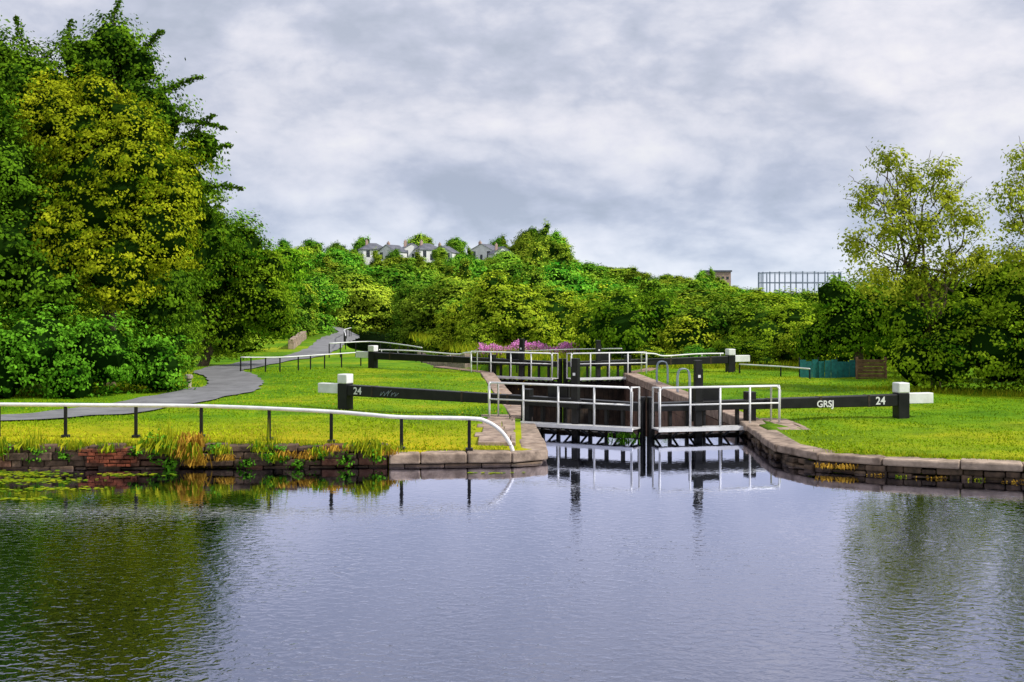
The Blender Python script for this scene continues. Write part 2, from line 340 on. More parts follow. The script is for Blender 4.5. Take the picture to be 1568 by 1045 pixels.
# ------------------------------------------------------------ lock gates
def text_mesh(name,body,size,origin,u,mat,parent,nv):
    cu=bpy.data.curves.new(name,'FONT'); cu.body=body; cu.size=size; cu.extrude=.004; cu.offset=.006
    tmp=bpy.data.objects.new(name,cu); S.collection.objects.link(tmp)
    bpy.context.view_layer.update()
    me=bpy.data.meshes.new_from_object(tmp.evaluated_get(bpy.context.evaluated_depsgraph_get()))
    S.collection.objects.unlink(tmp); bpy.data.objects.remove(tmp)
    me.materials.clear(); me.materials.append(mat)
    ob=link(bpy.data.objects.new(name,me),parent)
    from mathutils import Matrix
    z=Vector((0,0,1)); r=u
    ob.matrix_world=Matrix(((r.x,z.x,nv.x,origin.x),(r.y,z.y,nv.y,origin.y),(r.z,z.z,nv.z,origin.z),(0,0,0,1)))
def gate(mitre,end,heel,wlen,pu,pz,boards,bottom,zA,zB,capside,label=None,graf=None,beamrail=False,nposts=5,wz=.29,rz=1.46):
    e=empty('lock_gate')
    m=Vector((*mitre,0)); en=Vector((*end,0)); L=(en-m).length; u=(en-m).normalized(); n=Vector((-u.y,u.x,0))
    if n.y>0: n=-n
    def T(a,b,z): q=m+u*a+n*b; return (q.x,q.y,z)
    def hb(mb,u0,u1,n0,n1,z0,z1,z0b=None,z1b=None):
        z0b=z0 if z0b is None else z0b; z1b=z1 if z1b is None else z1b
        mb.hexa([T(u0,n0,z0),T(u1,n0,z0b),T(u1,n1,z0b),T(u0,n1,z0),T(u0,n0,z1),T(u1,n0,z1b),T(u1,n1,z1b),T(u0,n1,z1)])
    mb=MB(); k=.06
    while k<heel-.1:
        w=.24; hb(mb,k,k+w-.012,-.10,.10,bottom,.07+jit(.01)); k+=w
    for z in (-.1,-1.0,-2.0):
        if z>bottom: hb(mb,.05,heel,.105,.16,z-.12,z+.1)
    mb.obj('leaf_planking',M_timber,e,.01)
    mb=MB(); k=.1
    while k<heel:
        hb(mb,k,k+.09,-.07,.07,.07,.80); k+=.52
    hb(mb,.0,.14,-.12,.12,bottom,1.15); hb(mb,heel-.1,heel+.18,-.15,.15,bottom,1.25)
    mb.obj('gate_posts',M_black,e,.012)
    mb=MB()
    hb(mb,.02,L+.1,-.16,.16,zA-.24,zA,zB-.36,zB); mb.obj('balance_beam',M_black,e,.02)
    mb=MB(); hb(mb,L+.17,L+1.0,-.13,.13,zB-.30,zB+.02); mb.obj('beam_end_weight',M_white,e,.02)
    mb=MB(); g=float(gbase(en.x,en.y))
    hb(mb,L-.2,L+.165,-.19,.19,g-.1,zB+.03); mb.obj('rest_post',M_black,e,.015)
    mb=MB(); hb(mb,L-.205,L+.17,-.195,.195,zB+.033,zB+.34); mb.obj('rest_post_cap',M_white,e,.03)
    mb=MB()
    for q in (heel+.6,heel+2.2,L-1.2):
        zz=lerp(zA,zB,q/L); t=lerp(.24,.36,q/L); hb(mb,q,q+.07,-.168,.168,zz-t-.006,zz+.008)
    mb.obj('iron_straps',M_timber,e)
    mb=MB(); hb(mb,.04,wlen,.20,.80,wz-.03,wz+.01); mb.obj('walkway_deck',M_walk,e)
    mb=MB(); hb(mb,.03,wlen+.02,.805,.84,wz-.07,wz+.035); mb.obj('walkway_edge',M_white,e)
    mb=MB(); k=.15
    while k<wlen:
        mb.tube([T(k,.11,-.02),T(k,.74,wz-.05)],.035,6); mb.tube([T(k,.10,wz-.06),T(k,.78,wz-.06)],.03,6); k+=.52
    mb.obj('walkway_brackets',M_black,e)
    mb=MB(); ps=[.08+(wlen-.12)*i/(nposts-1) for i in range(nposts)]
    for q in ps: mb.tube([T(q,.78,wz),T(q,.78,rz-.02)],.030,8)
    mb.tube(spline([T(ps[0],.78,wz+.1),T(ps[0]-.02,.78,rz-.12),T(ps[0]+.08,.78,rz),T(ps[-1]-.08,.78,rz),T(ps[-1]+.02,.78,rz-.12),T(ps[-1],.78,wz+.1)],1),.032,8)
    for z in (lerp(wz,rz,.58),): mb.tube([T(ps[0],.78,z),T(ps[-1],.78,z)],.024,8)
    mb.tube([T(ps[0],.78,rz),T(ps[0],.2,rz-.02),T(ps[0],.18,wz)],.028,8)
    mb.tube([T(ps[-1],.78,rz),T(ps[-1],.24,rz-.02),T(ps[-1],.22,wz)],.028,8)
    mb.obj('handrail',M_white,e,smooth=True)
    mb=MB(); hb(mb,pu-.1,pu+.1,.17,.36,-.1,pz); hb(mb,pu-.14,pu+.14,.15,.40,.75,1.0)
    hb(mb,pu+.13,pu+.17,.22,.26,.9,pz-.25); mb.tube([T(pu-.3,.28,.9),T(pu+.3,.28,.9)],.03)
    for (a,c,z0,z1) in boards: hb(mb,a,c,-.30,-.20,z0,z1); hb(mb,a+.05,a+.12,-.19,-.165,.4,z1)
    mb.obj('paddle_gear',M_black,e,.012)
    mb=MB(); hb(mb,pu-.03,pu+.05,.364,.37,pz-.5,pz-.42); mb.obj('gear_plate',M_white,e)
    if beamrail:
        z=lambda q: lerp(zA,zB,q/L)
        mb=MB(); pts=[T(wlen-.1,.5,rz-.05),T(wlen+.6,.35,rz-.1),T(wlen+1.2,.22,z(wlen+1.2)+.12),T(lerp(wlen,L,.6),.1,z(L)+.12),T(L-.4,.0,zB+.12)]
        mb.tube(spline(pts,6),.035,8)
        for q in (wlen+1.6,L-1.6,L-.6): mb.tube([T(q,.05,z(q)-.02),T(q,.08,z(q)+.13)],.02,6)
        mb.obj('beam_handrail',M_white,e,smooth=True)
    right=Vector((u.x,u.y,0)) if u.x>0 else -u
    if label:
        q={1:L-.95,-1:L-.45}[1 if u.x>0 else -1]
        p=m+u*q+n*.166; text_mesh('beam_number',label,.32,Vector((p.x,p.y,zB-.29)),right,M_white,e,n)
    if graf:
        q,sz,st=graf
        if 'S' in st:
            p=m+u*q+n*.166; text_mesh('graffiti',st,sz,Vector((p.x,p.y,lerp(zA,zB,q/L)-.29)),right,M_white,e,n)
        else:
            mb=MB(); rr=random.Random(4)
            for k in range(5):
                z0=lerp(zA,zB,q/L)-.3; a=q-.14*k
                mb.tube([T(a,.168,z0+.02),T(a-.05,.168,z0+rr.uniform(.12,.2)),T(a-.02,.168,z0+rr.uniform(.02,.1)),T(a-.15,.168,z0+rr.uniform(.1,.24))],.010,4)
            mb.obj('graffiti',M_gas,e)
gate((3.80,36.25),(-5.45,41.2),3.75,4.7,2.05,2.22,[(2.5,3.2,.9,1.42)],-3.2,.98,1.17,-1,'24',(9.0,.26,'scrawl'))
gate((3.90,36.25),(11.75,38.1),3.1,3.75,1.42,2.20,[(1.35,2.3,.85,1.36)],-3.2,.98,1.10,1,'24',(5.2,.27,'GRSJ'))
gate((2.30,59.0),(-7.1,64.4),3.7,4.5,1.95,2.05,[(2.4,3.1,.95,1.45)],-3.6,1.0,1.22,-1,None,None,True,wz=.25,rz=1.42)
gate((2.42,59.0),(10.7,61.8),3.2,3.9,1.62,2.0,[(1.75,2.5,.95,1.4)],-3.6,1.0,1.15,1,None,None,True,wz=.25,rz=1.42)

def hoop(name,x,y,mat,r=.022,w=.45,h=.9):
    mb=MB()
    for d in (0,.35): mb.tube(spline([(x,y+d,.38),(x,y+d,.38+h*.7),(x+w*.2,y+d,.38+h),(x+w*.8,y+d,.38+h),(x+w,y+d,.38+h*.7),(x+w,y+d,.38)],5),r,8)
    mb.obj(name,mat,smooth=True)
hoop('ladder_hoop_rail',6.25,47.5,M_gas); hoop('ladder_hoop_rail',6.1,53,M_gas)
mb=MB(); mb.tube([(-13.05,51,.3),(-13.05,51,.72),(-13.05,51,.74),(-13.05,51,.86),(-13.05,51,.9)],[.11,.10,.17,.17,.1],12); mb.obj('mooring_bollard',M_stone,smooth=False)

# ------------------------------------------------------------ railings
e=empty('towpath_railing')
top=[(-22,31.9,1.36),(-16,31.7,1.34),(-11.1,31.4,1.33),(-9.35,31.4,1.32),(-7.7,31.3,1.31),(-5.95,30.95,1.28),(-4.4,30.75,1.22),(-3.5,30.55,1.17),(-2.66,30.4,1.12),(-1.03,30.4,1.09),(-.62,30.4,1.02),(-.28,30.4,.80),(-.06,30.4,.5),(.02,30.4,.30)]
mb=MB(); mb.tube(spline(top,8),.05,10); mb.obj('top_rail',M_white,e,smooth=True)
mb=MB()
for x,y,z in top[1:10]:
    if x==-3.5: continue
    g=float(gbase(x,y)); mb.box(x-.04,x+.04,y-.03,y+.03,g-.05,z-.03); mb.box(x-.09,x+.09,y-.09,y+.09,g-.05,g+.07)
for x,y,z in [(-12.8,31.5,1.33),(-14.5,31.6,1.33),(-18,31.8,1.34)]:
    g=float(gbase(x,y)); mb.box(x-.04,x+.04,y-.03,y+.03,g-.05,z-.03)
mb.obj('posts',M_black,e,.01)
def rail(pts,h,n,r=.03,mid=False,side=M_black):
    e=empty('canal_side_railing'); P=[Vector((p[0],p[1],float(gbase(*p[:2]))+h)) for p in pts]; sp=spline(P,6)
    mb=MB(); mb.tube(sp,r,8); mb.obj('top_rail',M_white,e,smooth=True)
    mb=MB()
    for k in range(n):
        q=sp[int(k*(len(sp)-1)/(n-1))]; mb.tube([(q.x,q.y,q.z-h-.1),(q.x,q.y,q.z-.02)],.035,6)
    if mid: mb.tube([(q.x,q.y,q.z-h*.5) for q in sp],.02,6)
    mb.obj('posts',side,e)
rail([(-13.0,60.5),(-11.3,61.5),(-9.8,63.5),(-7.9,66)],.72,9)
rail([(-11.0,76),(-8.8,78),(-6.7,75),(-5.0,70)],.85,10,.035)
rail([(-11.6,88),(-13.2,100),(-15.4,116),(-17.2,135)],.95,11,.04)
rail([(10.9,60.5),(12.3,57.8),(13.2,56)],.45,3,.035)
rail([(5.9,68),(4,78),(0,84)],.9,7,.035)

# ------------------------------------------------------------ fence
e=empty('teal_mesh_fence'); mb=MB()
for k in range(9):
    x=13.0+k*.28; mb.box(x,x+.265,57.0+.05*math.sin(k),57.03+.05*math.sin(k),.3,1.15+jit(.06))
mb.obj('mesh_panels',M_teal,e)
mb=MB()
for k in range(4): mb.tube([(13.0+k*.84,57.1,.2),(13.0+k*.84,57.1,1.3)],.035)
mb.obj('fence_posts',M_black,e)
mb=MB()
for k in range(6): mb.box(15.4,16.6,56.2,56.26,.3+k*.16,.44+k*.16)
for x in (15.32,16.6): mb.box(x,x+.08,56.15,56.32,.2,1.35)
mb.obj('timber_board_fence',M_plank,bevel=.01)

# ------------------------------------------------------------ foliage generator
def leaves_from(P,Nrm,size,tint,rng,aspect=.55):
    n=len(P)
    nr=Nrm/np.maximum(np.linalg.norm(Nrm,axis=1,keepdims=True),1e-6)
    t=rng.normal(size=(n,3)); t-=nr*np.sum(t*nr,1,keepdims=True); t/=np.maximum(np.linalg.norm(t,axis=1,keepdims=True),1e-6)
    b=np.cross(nr,t); s=(size*rng.uniform(.6,1.35,n))[:,None]
    V=np.stack([P-t*s*.5,P+b*s*aspect*.5,P+t*s*.5,P-b*s*aspect*.5],1).reshape(-1,3)
    F=np.arange(4*n).reshape(n,4)
    c=np.repeat(tint,4)
    return V,F,np.stack([c,c,c],1)
def crown(lobes,dens,per,leaf,cr,seed,sprays=(),shell=.35,droop=0,aspect=.6,nrand=.42):
    rng=np.random.default_rng(seed); PP=[];NN=[];TT=[]
    L=np.array(lobes,float)
    for li,(x,y,z,rx,ry,rz) in enumerate(L):
        rr=(rx*ry*rz)**(1/3); nc=max(4,int(4*math.pi*rr*rr*dens))
        d=rng.normal(size=(nc,3)); d/=np.linalg.norm(d,axis=1,keepdims=True)
        ph=rng.uniform(0,6.28,3)
        bump=1+.15*np.sin(d[:,0]*5+ph[0])*np.sin(d[:,1]*5+ph[1])+.12*np.sin(d[:,2]*7+ph[2])+.09*rng.normal(size=nc)
        f=(1-shell*rng.random(nc)**1.4)*bump
        C=np.array([x,y,z])+d*f[:,None]*np.array([rx,ry,rz])
        keep=np.ones(nc,bool)
        for lj,(a,b_,c,r1,r2,r3) in enumerate(L):
            if lj!=li:
                keep&=(((C-[a,b_,c])/[r1,r2,r3])**2).sum(1)>.45
        C=C[keep]; d=d[keep]; nc=len(C)
        if nc==0: continue
        ct=np.clip(rng.normal(.5,.22,nc)+.12*rng.normal(),0,1); cs=cr*rng.uniform(.6,1.4,nc)
        off=rng.normal(size=(nc,per,3))*np.array([1,1,.5]); off*=cs[:,None,None]*.6
        Pp=(C[:,None,:]+off)
        if droop: Pp[:,:,2]-=np.abs(off[:,:,0]+off[:,:,1])*droop
        nn=d[:,None,:]*.9+off/cs[:,None,None]*.5+np.array([0,0,.4])+rng.normal(size=(nc,per,3))*nrand
        PP.append(Pp.reshape(-1,3)); NN.append(nn.reshape(-1,3)); TT.append(np.clip(np.repeat(ct,per)+rng.normal(0,.14,nc*per),0,1))
    for (a,b_,r0,r1) in sprays:
        a=np.array(a,float);b_=np.array(b_,float); l=np.linalg.norm(b_-a); nc=int(l*7)
        for k in range(nc):
            t=k/nc; C=a+(b_-a)*t; C[2]+=.25*math.sin(t*3.1)*l*.2; r=r0+(r1-r0)*t
            off=rng.normal(size=(per,3))*r*np.array([1,1,.45]); PP.append(C+off); nn=rng.normal(size=(per,3))*.6+[0,0,.7]; NN.append(nn)
            TT.append(np.clip(rng.normal(.45,.2,per),0,1))
    P=np.concatenate(PP);Nn=np.concatenate(NN);T=np.concatenate(TT)
    return leaves_from(P,Nn,leaf,T,rng,aspect)
def ico(sub):
    import bmesh
    bm=bmesh.new(); bmesh.ops.create_icosphere(bm,subdivisions=sub,radius=1); 
    V=np.array([v.co[:] for v in bm.verts]); F=[[v.index for v in f.verts] for f in bm.faces]; bm.free(); return V,np.array(F)
IV,IF=ico(2)
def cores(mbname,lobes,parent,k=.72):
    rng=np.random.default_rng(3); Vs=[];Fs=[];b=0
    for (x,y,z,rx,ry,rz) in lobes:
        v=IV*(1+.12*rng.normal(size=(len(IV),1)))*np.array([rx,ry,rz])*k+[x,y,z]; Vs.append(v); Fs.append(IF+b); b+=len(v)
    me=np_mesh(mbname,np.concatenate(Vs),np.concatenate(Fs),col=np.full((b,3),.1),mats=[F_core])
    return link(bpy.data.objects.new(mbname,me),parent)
def limb(mb,a,b,r0,r1,seed=0):
    a=Vector(a);b=Vector(b);rr=random.Random(seed); L=(b-a).length; pts=[];rd=[];K=7
    for k in range(K):
        t=k/(K-1); p=a.lerp(b,t); w=math.sin(t*math.pi)*L*.09
        p+=Vector((rr.uniform(-1,1)*w,rr.uniform(-1,1)*w,math.sin(t*math.pi)*L*.05)); pts.append(p); rd.append(lerp(r0,r1,t**.8))
    mb.tube(pts,rd,7)
def tree(name,base,lobes,mat,dens=2.6,per=26,leaf=.17,cr=.42,seed=1,core=True,tr=.28,fork=.35,sprays=(),shell=.35,limbs=True,droop=0,twigs=0,corek=.68):
    e=empty(name); V,F,c=crown(lobes,dens,per,leaf,cr,seed,sprays,shell,droop)
    link(bpy.data.objects.new('leaves',np_mesh('leaves',V,F,c,[mat])),e)
    if core: cores('crown_shade_core',lobes,e,corek)  # solid dark blobs added behind the leaves to deepen the gaps
    if limbs:
        mb=MB(); g=float(gbase(base[0],base[1])); b0=Vector((base[0],base[1],g-.2))
        topz=max(l[2] for l in lobes)
        cx=sum(l[0] for l in lobes)/len(lobes); cy=sum(l[1] for l in lobes)/len(lobes)
        fk=Vector((lerp(base[0],cx,.5),lerp(base[1],cy,.5),lerp(g,topz,fork)))
        mb.tube([b0,b0.lerp(fk,.08),b0.lerp(fk,.5)+Vector((.08,0,0)),fk],[tr*1.5,tr*1.1,tr*.9,tr*.75],10)
        rr=random.Random(seed)
        prev=None
        for k,l in enumerate(lobes):
            tgt=Vector((l[0],l[1],l[2]+l[5]*.2))
            s=fk if (k%2==0 or prev is None) else fk.lerp(prev,.5)
            limb(mb,s,tgt,tr*(.5 if s is fk else .3),tr*.08,seed+k)
            for j in range(twigs):
                s2=s.lerp(tgt,rr.uniform(.5,1)); q=tgt+Vector((rr.uniform(-1,1)*l[3],rr.uniform(-1,1)*l[4],rr.uniform(-.6,1)*l[5]))
                limb(mb,s2,q,tr*.12,tr*.04,seed*31+k*7+j)
            prev=tgt
        for (a,b_,r0,r1) in sprays: limb(mb,a,b_,.05,.015,seed)
        mb.obj('trunk_and_limbs',M_bark,e,smooth=True)
    return e
def lb(x,y,z,r,k=1.0): return (x,y,z,r,r,r*k)
spr=[((-16.5,57.5,13),(-13.9,57,14.0),.26,.07),((-15.8,57.5,12),(-12.8,57,11.6),.26,.07),((-14.5,57.5,9),(-12.1,57,8.9),.30,.07),((-14.5,57.5,10.5),(-12.6,57,10.9),.26,.07),((-17.5,58,14.5),(-15.9,57.5,16.2),.26,.07),((-18.4,58,16.2),(-18.0,58,17.7),.22,.05),((-20.5,58,15.4),(-20.2,58,16.8),.24,.07),((-14.2,57.5,8),(-12.9,57,7.4),.24,.07),((-22.5,58,15.5),(-22.8,58,17.0),.22,.05),((-15,57.5,11),(-13.4,57,12.3),.22,.06)]
tree('ash_tree',(-18.5,58),[lb(-22.2,58,13.2,2.8),lb(-19.3,58.5,14.3,2.3),lb(-18.2,58,15.7,1.35),lb(-16.9,58,12.1,2.3),lb(-15.8,58,9.4,2.2),lb(-14.9,58.5,6.8,2.2),lb(-20.5,56.5,9.5,3.2),lb(-25,58,10,3.6),lb(-16.5,57,4.2,2.6),lb(-23.4,57.5,14.6,1.6),lb(-14.2,58,10.9,1.0),lb(-17.2,58,14.6,1.1)],F_dark,3.2,24,.18,.44,11,tr=.38,sprays=spr)
tree('yellow_leaved_maple',(-16.5,51.5),[lb(-16.0,51,8.2,3.0,1.15),lb(-17.4,51,10.6,1.9),lb(-14.9,50.6,9.2,1.9),lb(-14.3,50.6,6.6,1.9),lb(-17.6,50.5,6.3,2.2),lb(-15.6,50,5.2,1.9),lb(-18.8,51.5,11.4,1.5),lb(-15.6,50.8,11.0,1.3),lb(-13.6,50.6,8.0,1.0),lb(-16.6,50.6,12.1,.9)],F_yel,5.0,26,.135,.30,12,tr=.3)
tree('sycamore_tree',(-21,50),[lb(-20.6,50,8.8,2.4),lb(-20.0,49.6,5.8,2.5),lb(-22,50,6,3),lb(-18.3,49.4,4.3,1.8),lb(-22,51,11,2),lb(-19.2,50,7.6,1.3)],F_dark,3.6,26,.17,.38,13)
tree('hawthorn_tree',(-16.2,66),[lb(-15.6,66,5.3,2.3),lb(-14.2,66,6.4,1.6),lb(-13.7,66.3,4.3,1.9),lb(-12.9,66.5,3.6,1.5),lb(-12.9,66.6,5.5,1.2),lb(-15.0,66.5,2.2,1.4),lb(-16.8,65,2.6,1.7),lb(-17,65.5,8,2.2),lb(-12.4,67,2.7,.9)],F_mid,3.8,24,.17,.36,14,tr=.25)
tree('elm_tree',(-20,78),[lb(-17.3,78,6.2,2.6),lb(-15.2,78,4.9,2.0),lb(-19.5,78,7.5,2.6),lb(-15.6,79,3.0,1.4),lb(-14.2,80,6.0,1.3)],F_mid,3.4,24,.19,.4,15)
tree('bramble_thicket',(-16,47),[lb(-19.8,46.8,1.9,1.9,.95),lb(-17.4,46.4,2.0,1.8,.95),lb(-15.2,47,1.9,1.6,.95),lb(-13.6,48.2,1.4,1.3),lb(-21.5,46,1.8,2.0),lb(-18.5,45.7,1.1,1.2),lb(-16.0,46,1.0,1.1),lb(-20.6,45,1.0,1.3)],F_bram,5.0,24,.14,.28,16,limbs=False)
tree('shrub_thicket',(-15,56),[lb(-15.9,57.5,1.7,1.6),lb(-17.5,54,1.8,1.8),lb(-16.4,60.5,2.0,1.6),lb(-14.6,52.5,1.1,1.0)],F_dark,4.4,24,.14,.3,17,limbs=False)
# --- right group
tree('willow_tree',(17.0,50.5),[lb(14.9,50,9.5,.75),lb(14.1,50,8.0,.9),lb(15.9,50.3,8.7,1.0),lb(17.0,50,9.0,.75),lb(14.9,49.6,6.7,1.2),lb(16.4,50,6.8,1.1),lb(18.0,50,7.2,1.0),lb(14.5,50,4.9,1.3),lb(18.6,50.3,5.7,1.0),lb(16.0,50,4.9,1.3),lb(15.4,50,7.8,.9),lb(17.2,50,8.0,.8),lb(17.4,50,5.4,.9),lb(13.6,50,6.2,.8)],F_wil,5.4,16,.14,.28,21,core=False,tr=.19,fork=.24,shell=.9,twigs=6,droop=.3)
tree('birch_tree',(19.8,47.5),[lb(19.1,47,9.1,.7),lb(18.4,47,7.8,.8),lb(19.6,47,7.2,1.0),lb(18.7,47,5.6,.8),lb(20.4,47,8.6,1),lb(20.3,47,5.9,1.1),lb(21.5,47,7,1.3),lb(18.6,47,6.7,.6),lb(19.3,47,8.2,.8)],F_wil,4.6,15,.14,.30,22,core=False,tr=.15,fork=.28,shell=.9,twigs=6,droop=.3)
tree('bramble_thicket',(17,49),[lb(15.7,49.2,1.5,1.15),lb(16.9,48.8,1.7,1.5),lb(18.6,48.2,1.9,1.6),lb(20.2,47,2.0,1.8),lb(17.6,49.5,3.0,1.2),lb(19.6,48.4,3.6,1.2),lb(15.6,49.6,3.0,1.0),lb(22,46,2,2)],F_mid,4.6,22,.14,.3,23,limbs=False)
tree('hawthorn_tree',(16.9,62),[lb(16.6,62,2.6,1.6),lb(16.0,62.4,3.9,1.3),lb(17.9,61.5,3.3,1.7),lb(19.6,61,3.4,2),lb(15.2,63,1.9,1.1)],F_mid,4.0,22,.16,.34,24)
tree('elder_tree',(22,56),[lb(19.5,56,3.4,2.0),lb(21.5,55,4,2.2),lb(23.5,54,4.5,2.5),lb(18.3,57,3.0,1.4)],F_mid,3.4,22,.17,.38,25)

def proto(name,kind,seed,leaf,dens,per,mat):
    rr=random.Random(seed)
    if kind=='round':
        lobes=[(0,0,4.4,2.9,2.9,2.6)]+[(math.cos(a)*rr.uniform(1.5,2.5),math.sin(a)*rr.uniform(1.5,2.5),rr.uniform(2.4,5.4),*(rr.uniform(1.1,1.7),)*3) for a in [k*1.05+rr.random() for k in range(6)]]+[(rr.uniform(-.8,.8),rr.uniform(-.8,.8),6.3,1.4,1.4,1.3)]
        lobes+=[(math.cos(a)*1.8,math.sin(a)*1.8,1.5,1.6,1.6,1.5) for a in (0.3,2.4,4.5)]
    elif kind=='tall':
        lobes=[(rr.uniform(-.6,.6),rr.uniform(-.6,.6),1.4+k*1.15,lerp(2.1,.9,k/5)*rr.uniform(.8,1.15),lerp(2.1,.9,k/5)*rr.uniform(.8,1.15),1.4) for k in range(6)]
        lobes+=[(math.cos(a)*1.3,math.sin(a)*1.3,rr.uniform(2,4.5),1.1,1.1,1.2) for a in (1,2.7,4.2,5.6)]
    else:
        lobes=[(math.cos(a)*rr.uniform(.5,2.2),math.sin(a)*rr.uniform(.5,2.2),rr.uniform(.9,2.6),*(rr.uniform(1.1,1.7),)*3) for a in [k*.8+rr.random() for k in range(8)]]
    V,F,c=crown(lobes,dens,per,leaf,leaf*2.0,seed,shell=.25,aspect=.75,nrand=.28)
    rng=np.random.default_rng(seed); Vs=[V];b=len(V); cF=[]
    tri=np.concatenate([F[:,[0,1,2]],F[:,[0,2,3]]]); mi=[0]*len(tri); cs=[c]
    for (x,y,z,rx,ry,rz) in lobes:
        v=IV*(1+.1*rng.normal(size=(len(IV),1)))*np.array([rx,ry,rz])*.76+[x,y,z]; Vs.append(v); cF.append(IF+b); b+=len(v); cs.append(np.full((len(v),3),.9))  # added dark core per lobe, painted shade between leaf clumps
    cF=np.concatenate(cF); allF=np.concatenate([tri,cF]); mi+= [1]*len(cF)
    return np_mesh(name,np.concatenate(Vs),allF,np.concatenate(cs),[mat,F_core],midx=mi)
HI=[proto('tree_hi%d'%k,kd,40+k,.19,4.0,18,F_far) for k,kd in enumerate(['round','round','tall'])]
HY=[proto('tree_yellow',"round",60,.18,4.2,20,F_sal)]
BU=[proto('bush%d'%k,'bush',50+k,.15,4.8,20,m) for k,m in enumerate([F_far,F_mid,F_sal])]
LO=[proto('tree_lo%d'%k,kd,70+k,.34,1.9,13,F_far) for k,kd in enumerate(['round','round','tall','round'])]
def inst(me,parent,x,y,z,s,sz,rot):
    o=bpy.data.objects.new('crown',me); o.location=(x,y,z); o.scale=(s,s,sz); o.rotation_euler=(0,0,rot); return link(o,parent)
e=empty('hedgerow'); rr=random.Random(5)
for x,y,h,w,m in [(8.2,75,4.4,1.15,1),(11.0,72.5,3.4,1.05,2),(12.9,72.5,4.3,1.2,0),(14.8,70,3.4,1.0,1),(16.4,67,3.0,.9,2),(17.6,72,3.9,1.2,0),(19.5,70,4.4,1.2,1),(21.5,68,4.5,1.2,2),(7.8,83,5.0,1.25,2),(11.6,80,4.8,1.4,0),(15,79,4.5,1.5,1),(18.5,77,4.3,1.3,2),(23,75,5.0,1.3,1),(26,70,5,1.4,0),(12.5,66.5,1.8,.6,1),(10.4,68,1.5,.55,0),(8.4,69,1.3,.5,2)]:
    inst(BU[m],e,x,y,float(gbase(x,y))-.25,w,h/3.9,rr.uniform(0,6.28))
e=empty('sallow_thicket')
for x,y,s in [(-.6,97,1.12),(-4.0,101,.78),(3.6,99,.95),(1.7,95,.66),(-2.4,95.5,.62)]:
    inst(HY[0],e,x,y,float(gbase(x,y))-.6,s*1.0,s*.90,rr.uniform(0,6.28))
SA=[-.60,-.19,-.145,-.115,-.075,-.04,-.012,.02,.035,.045,.09,.14,.155,.18,.20,.26,.33,.60]
SK=[.055,.043,.041,.039,.040,.036,.038,.050,.048,.034,.027,.019,.020,.014,.009,.008,.010,.012]
e=empty('woodland'); rr=random.Random(9); cnt=0
y=84.0
while y<470:
    st=6.2+y*.016; x=-.52*y-6
    while x<.5*y+6:
        xx=x+rr.uniform(-.45,.45)*st; yy=y+rr.uniform(-.45,.45)*st; x+=st
        a=xx/yy
        if abs(xx-canX(yy))<6.0 and yy<155: continue
        if yy<170 and near_path(np.array(xx),np.array(yy),4.0): continue
        if yy<106 and -9<xx<7: continue
        if yy<90 and xx<-20: continue
        if yy<118 and canX(yy)-7<xx<canX(yy)+10: continue
        if yy>388 and -.125<a<0.0 and yy<436 : continue
        g=float(gbase(xx,yy)); h=rr.uniform(6.5,12.5)
        k=np.interp(a,SA,SK)-.004 - (.006 if (yy<300 and a<.17) else 0) - (.012*(1-yy/300) if yy<300 and a<.1 else 0)
        um=1.10 if a<.17 else 1.0
        cap=4+yy*k*rr.uniform(.66,um)
        h=min(h,cap-g)
        if h<2.8:
            if yy>230: continue
            h=2.8
        near=yy<165
        L=HI if near else LO
        me=rr.choice(L)
        if near and rr.random()<.12: me=HY[0]
        w=max(h/7.8,.85)*rr.uniform(1.1,1.75)
        if me in (HI[2],LO[2]): w*=.85
        if a>.17: h*=.92
        inst(me,e,xx,yy,g-.5,w,(h+.5)/7.8,rr.uniform(0,6.28)); cnt+=1
    y+=st*.95
for x,y,h,t,w in [(-27,178,8,1,1.1),(-22,176,7,1,1.1),(-17.5,172,6,1,1.1),(-13,170,7,1,1.1),(-5.5,135,9,2,.95),(-8.5,128,7.2,0,.95),(-10.5,140,7.8,1,1),(-2.5,142,8,1,1.1),(-4,120,6.5,0,.9),(9,112,6.2,1,1.1),(14,118,6.2,0,1.2),(4,125,7.8,0,1.1)]:
    inst(HI[t],e,x,y,float(gbase(x,y))-.7,w,h/7.8,rr.uniform(0,6.28))
for a,k,D,h in [(-.075,.0515,434,10),(-.070,.050,435,9),(-.057,.041,396,7),(-.048,.0475,434,9),(-.043,.0485,435,8),(-.012,.0485,434,9),(-.006,.048,434,9),(-.093,.0395,398,7),(-.034,.0385,398,7),(.003,.043,420,9),(.01,.054,425,12),(.018,.0565,427,13),(.026,.0575,425,12),(.033,.054,428,12),(.038,.049,430,10),(-.12,.049,432,9),(-.115,.046,420,9),(-.14,.045,430,9),(-.16,.047,428,10),(-.18,.047,428,10),(.15,.0225,430,7),(.158,.022,430,7)]:
    inst(rr.choice(LO),e,a*D,D,4+k*D-h,h/7.8*rr.uniform(.75,1.05),h/7.8,rr.uniform(0,6))
print('woodland instances',cnt)

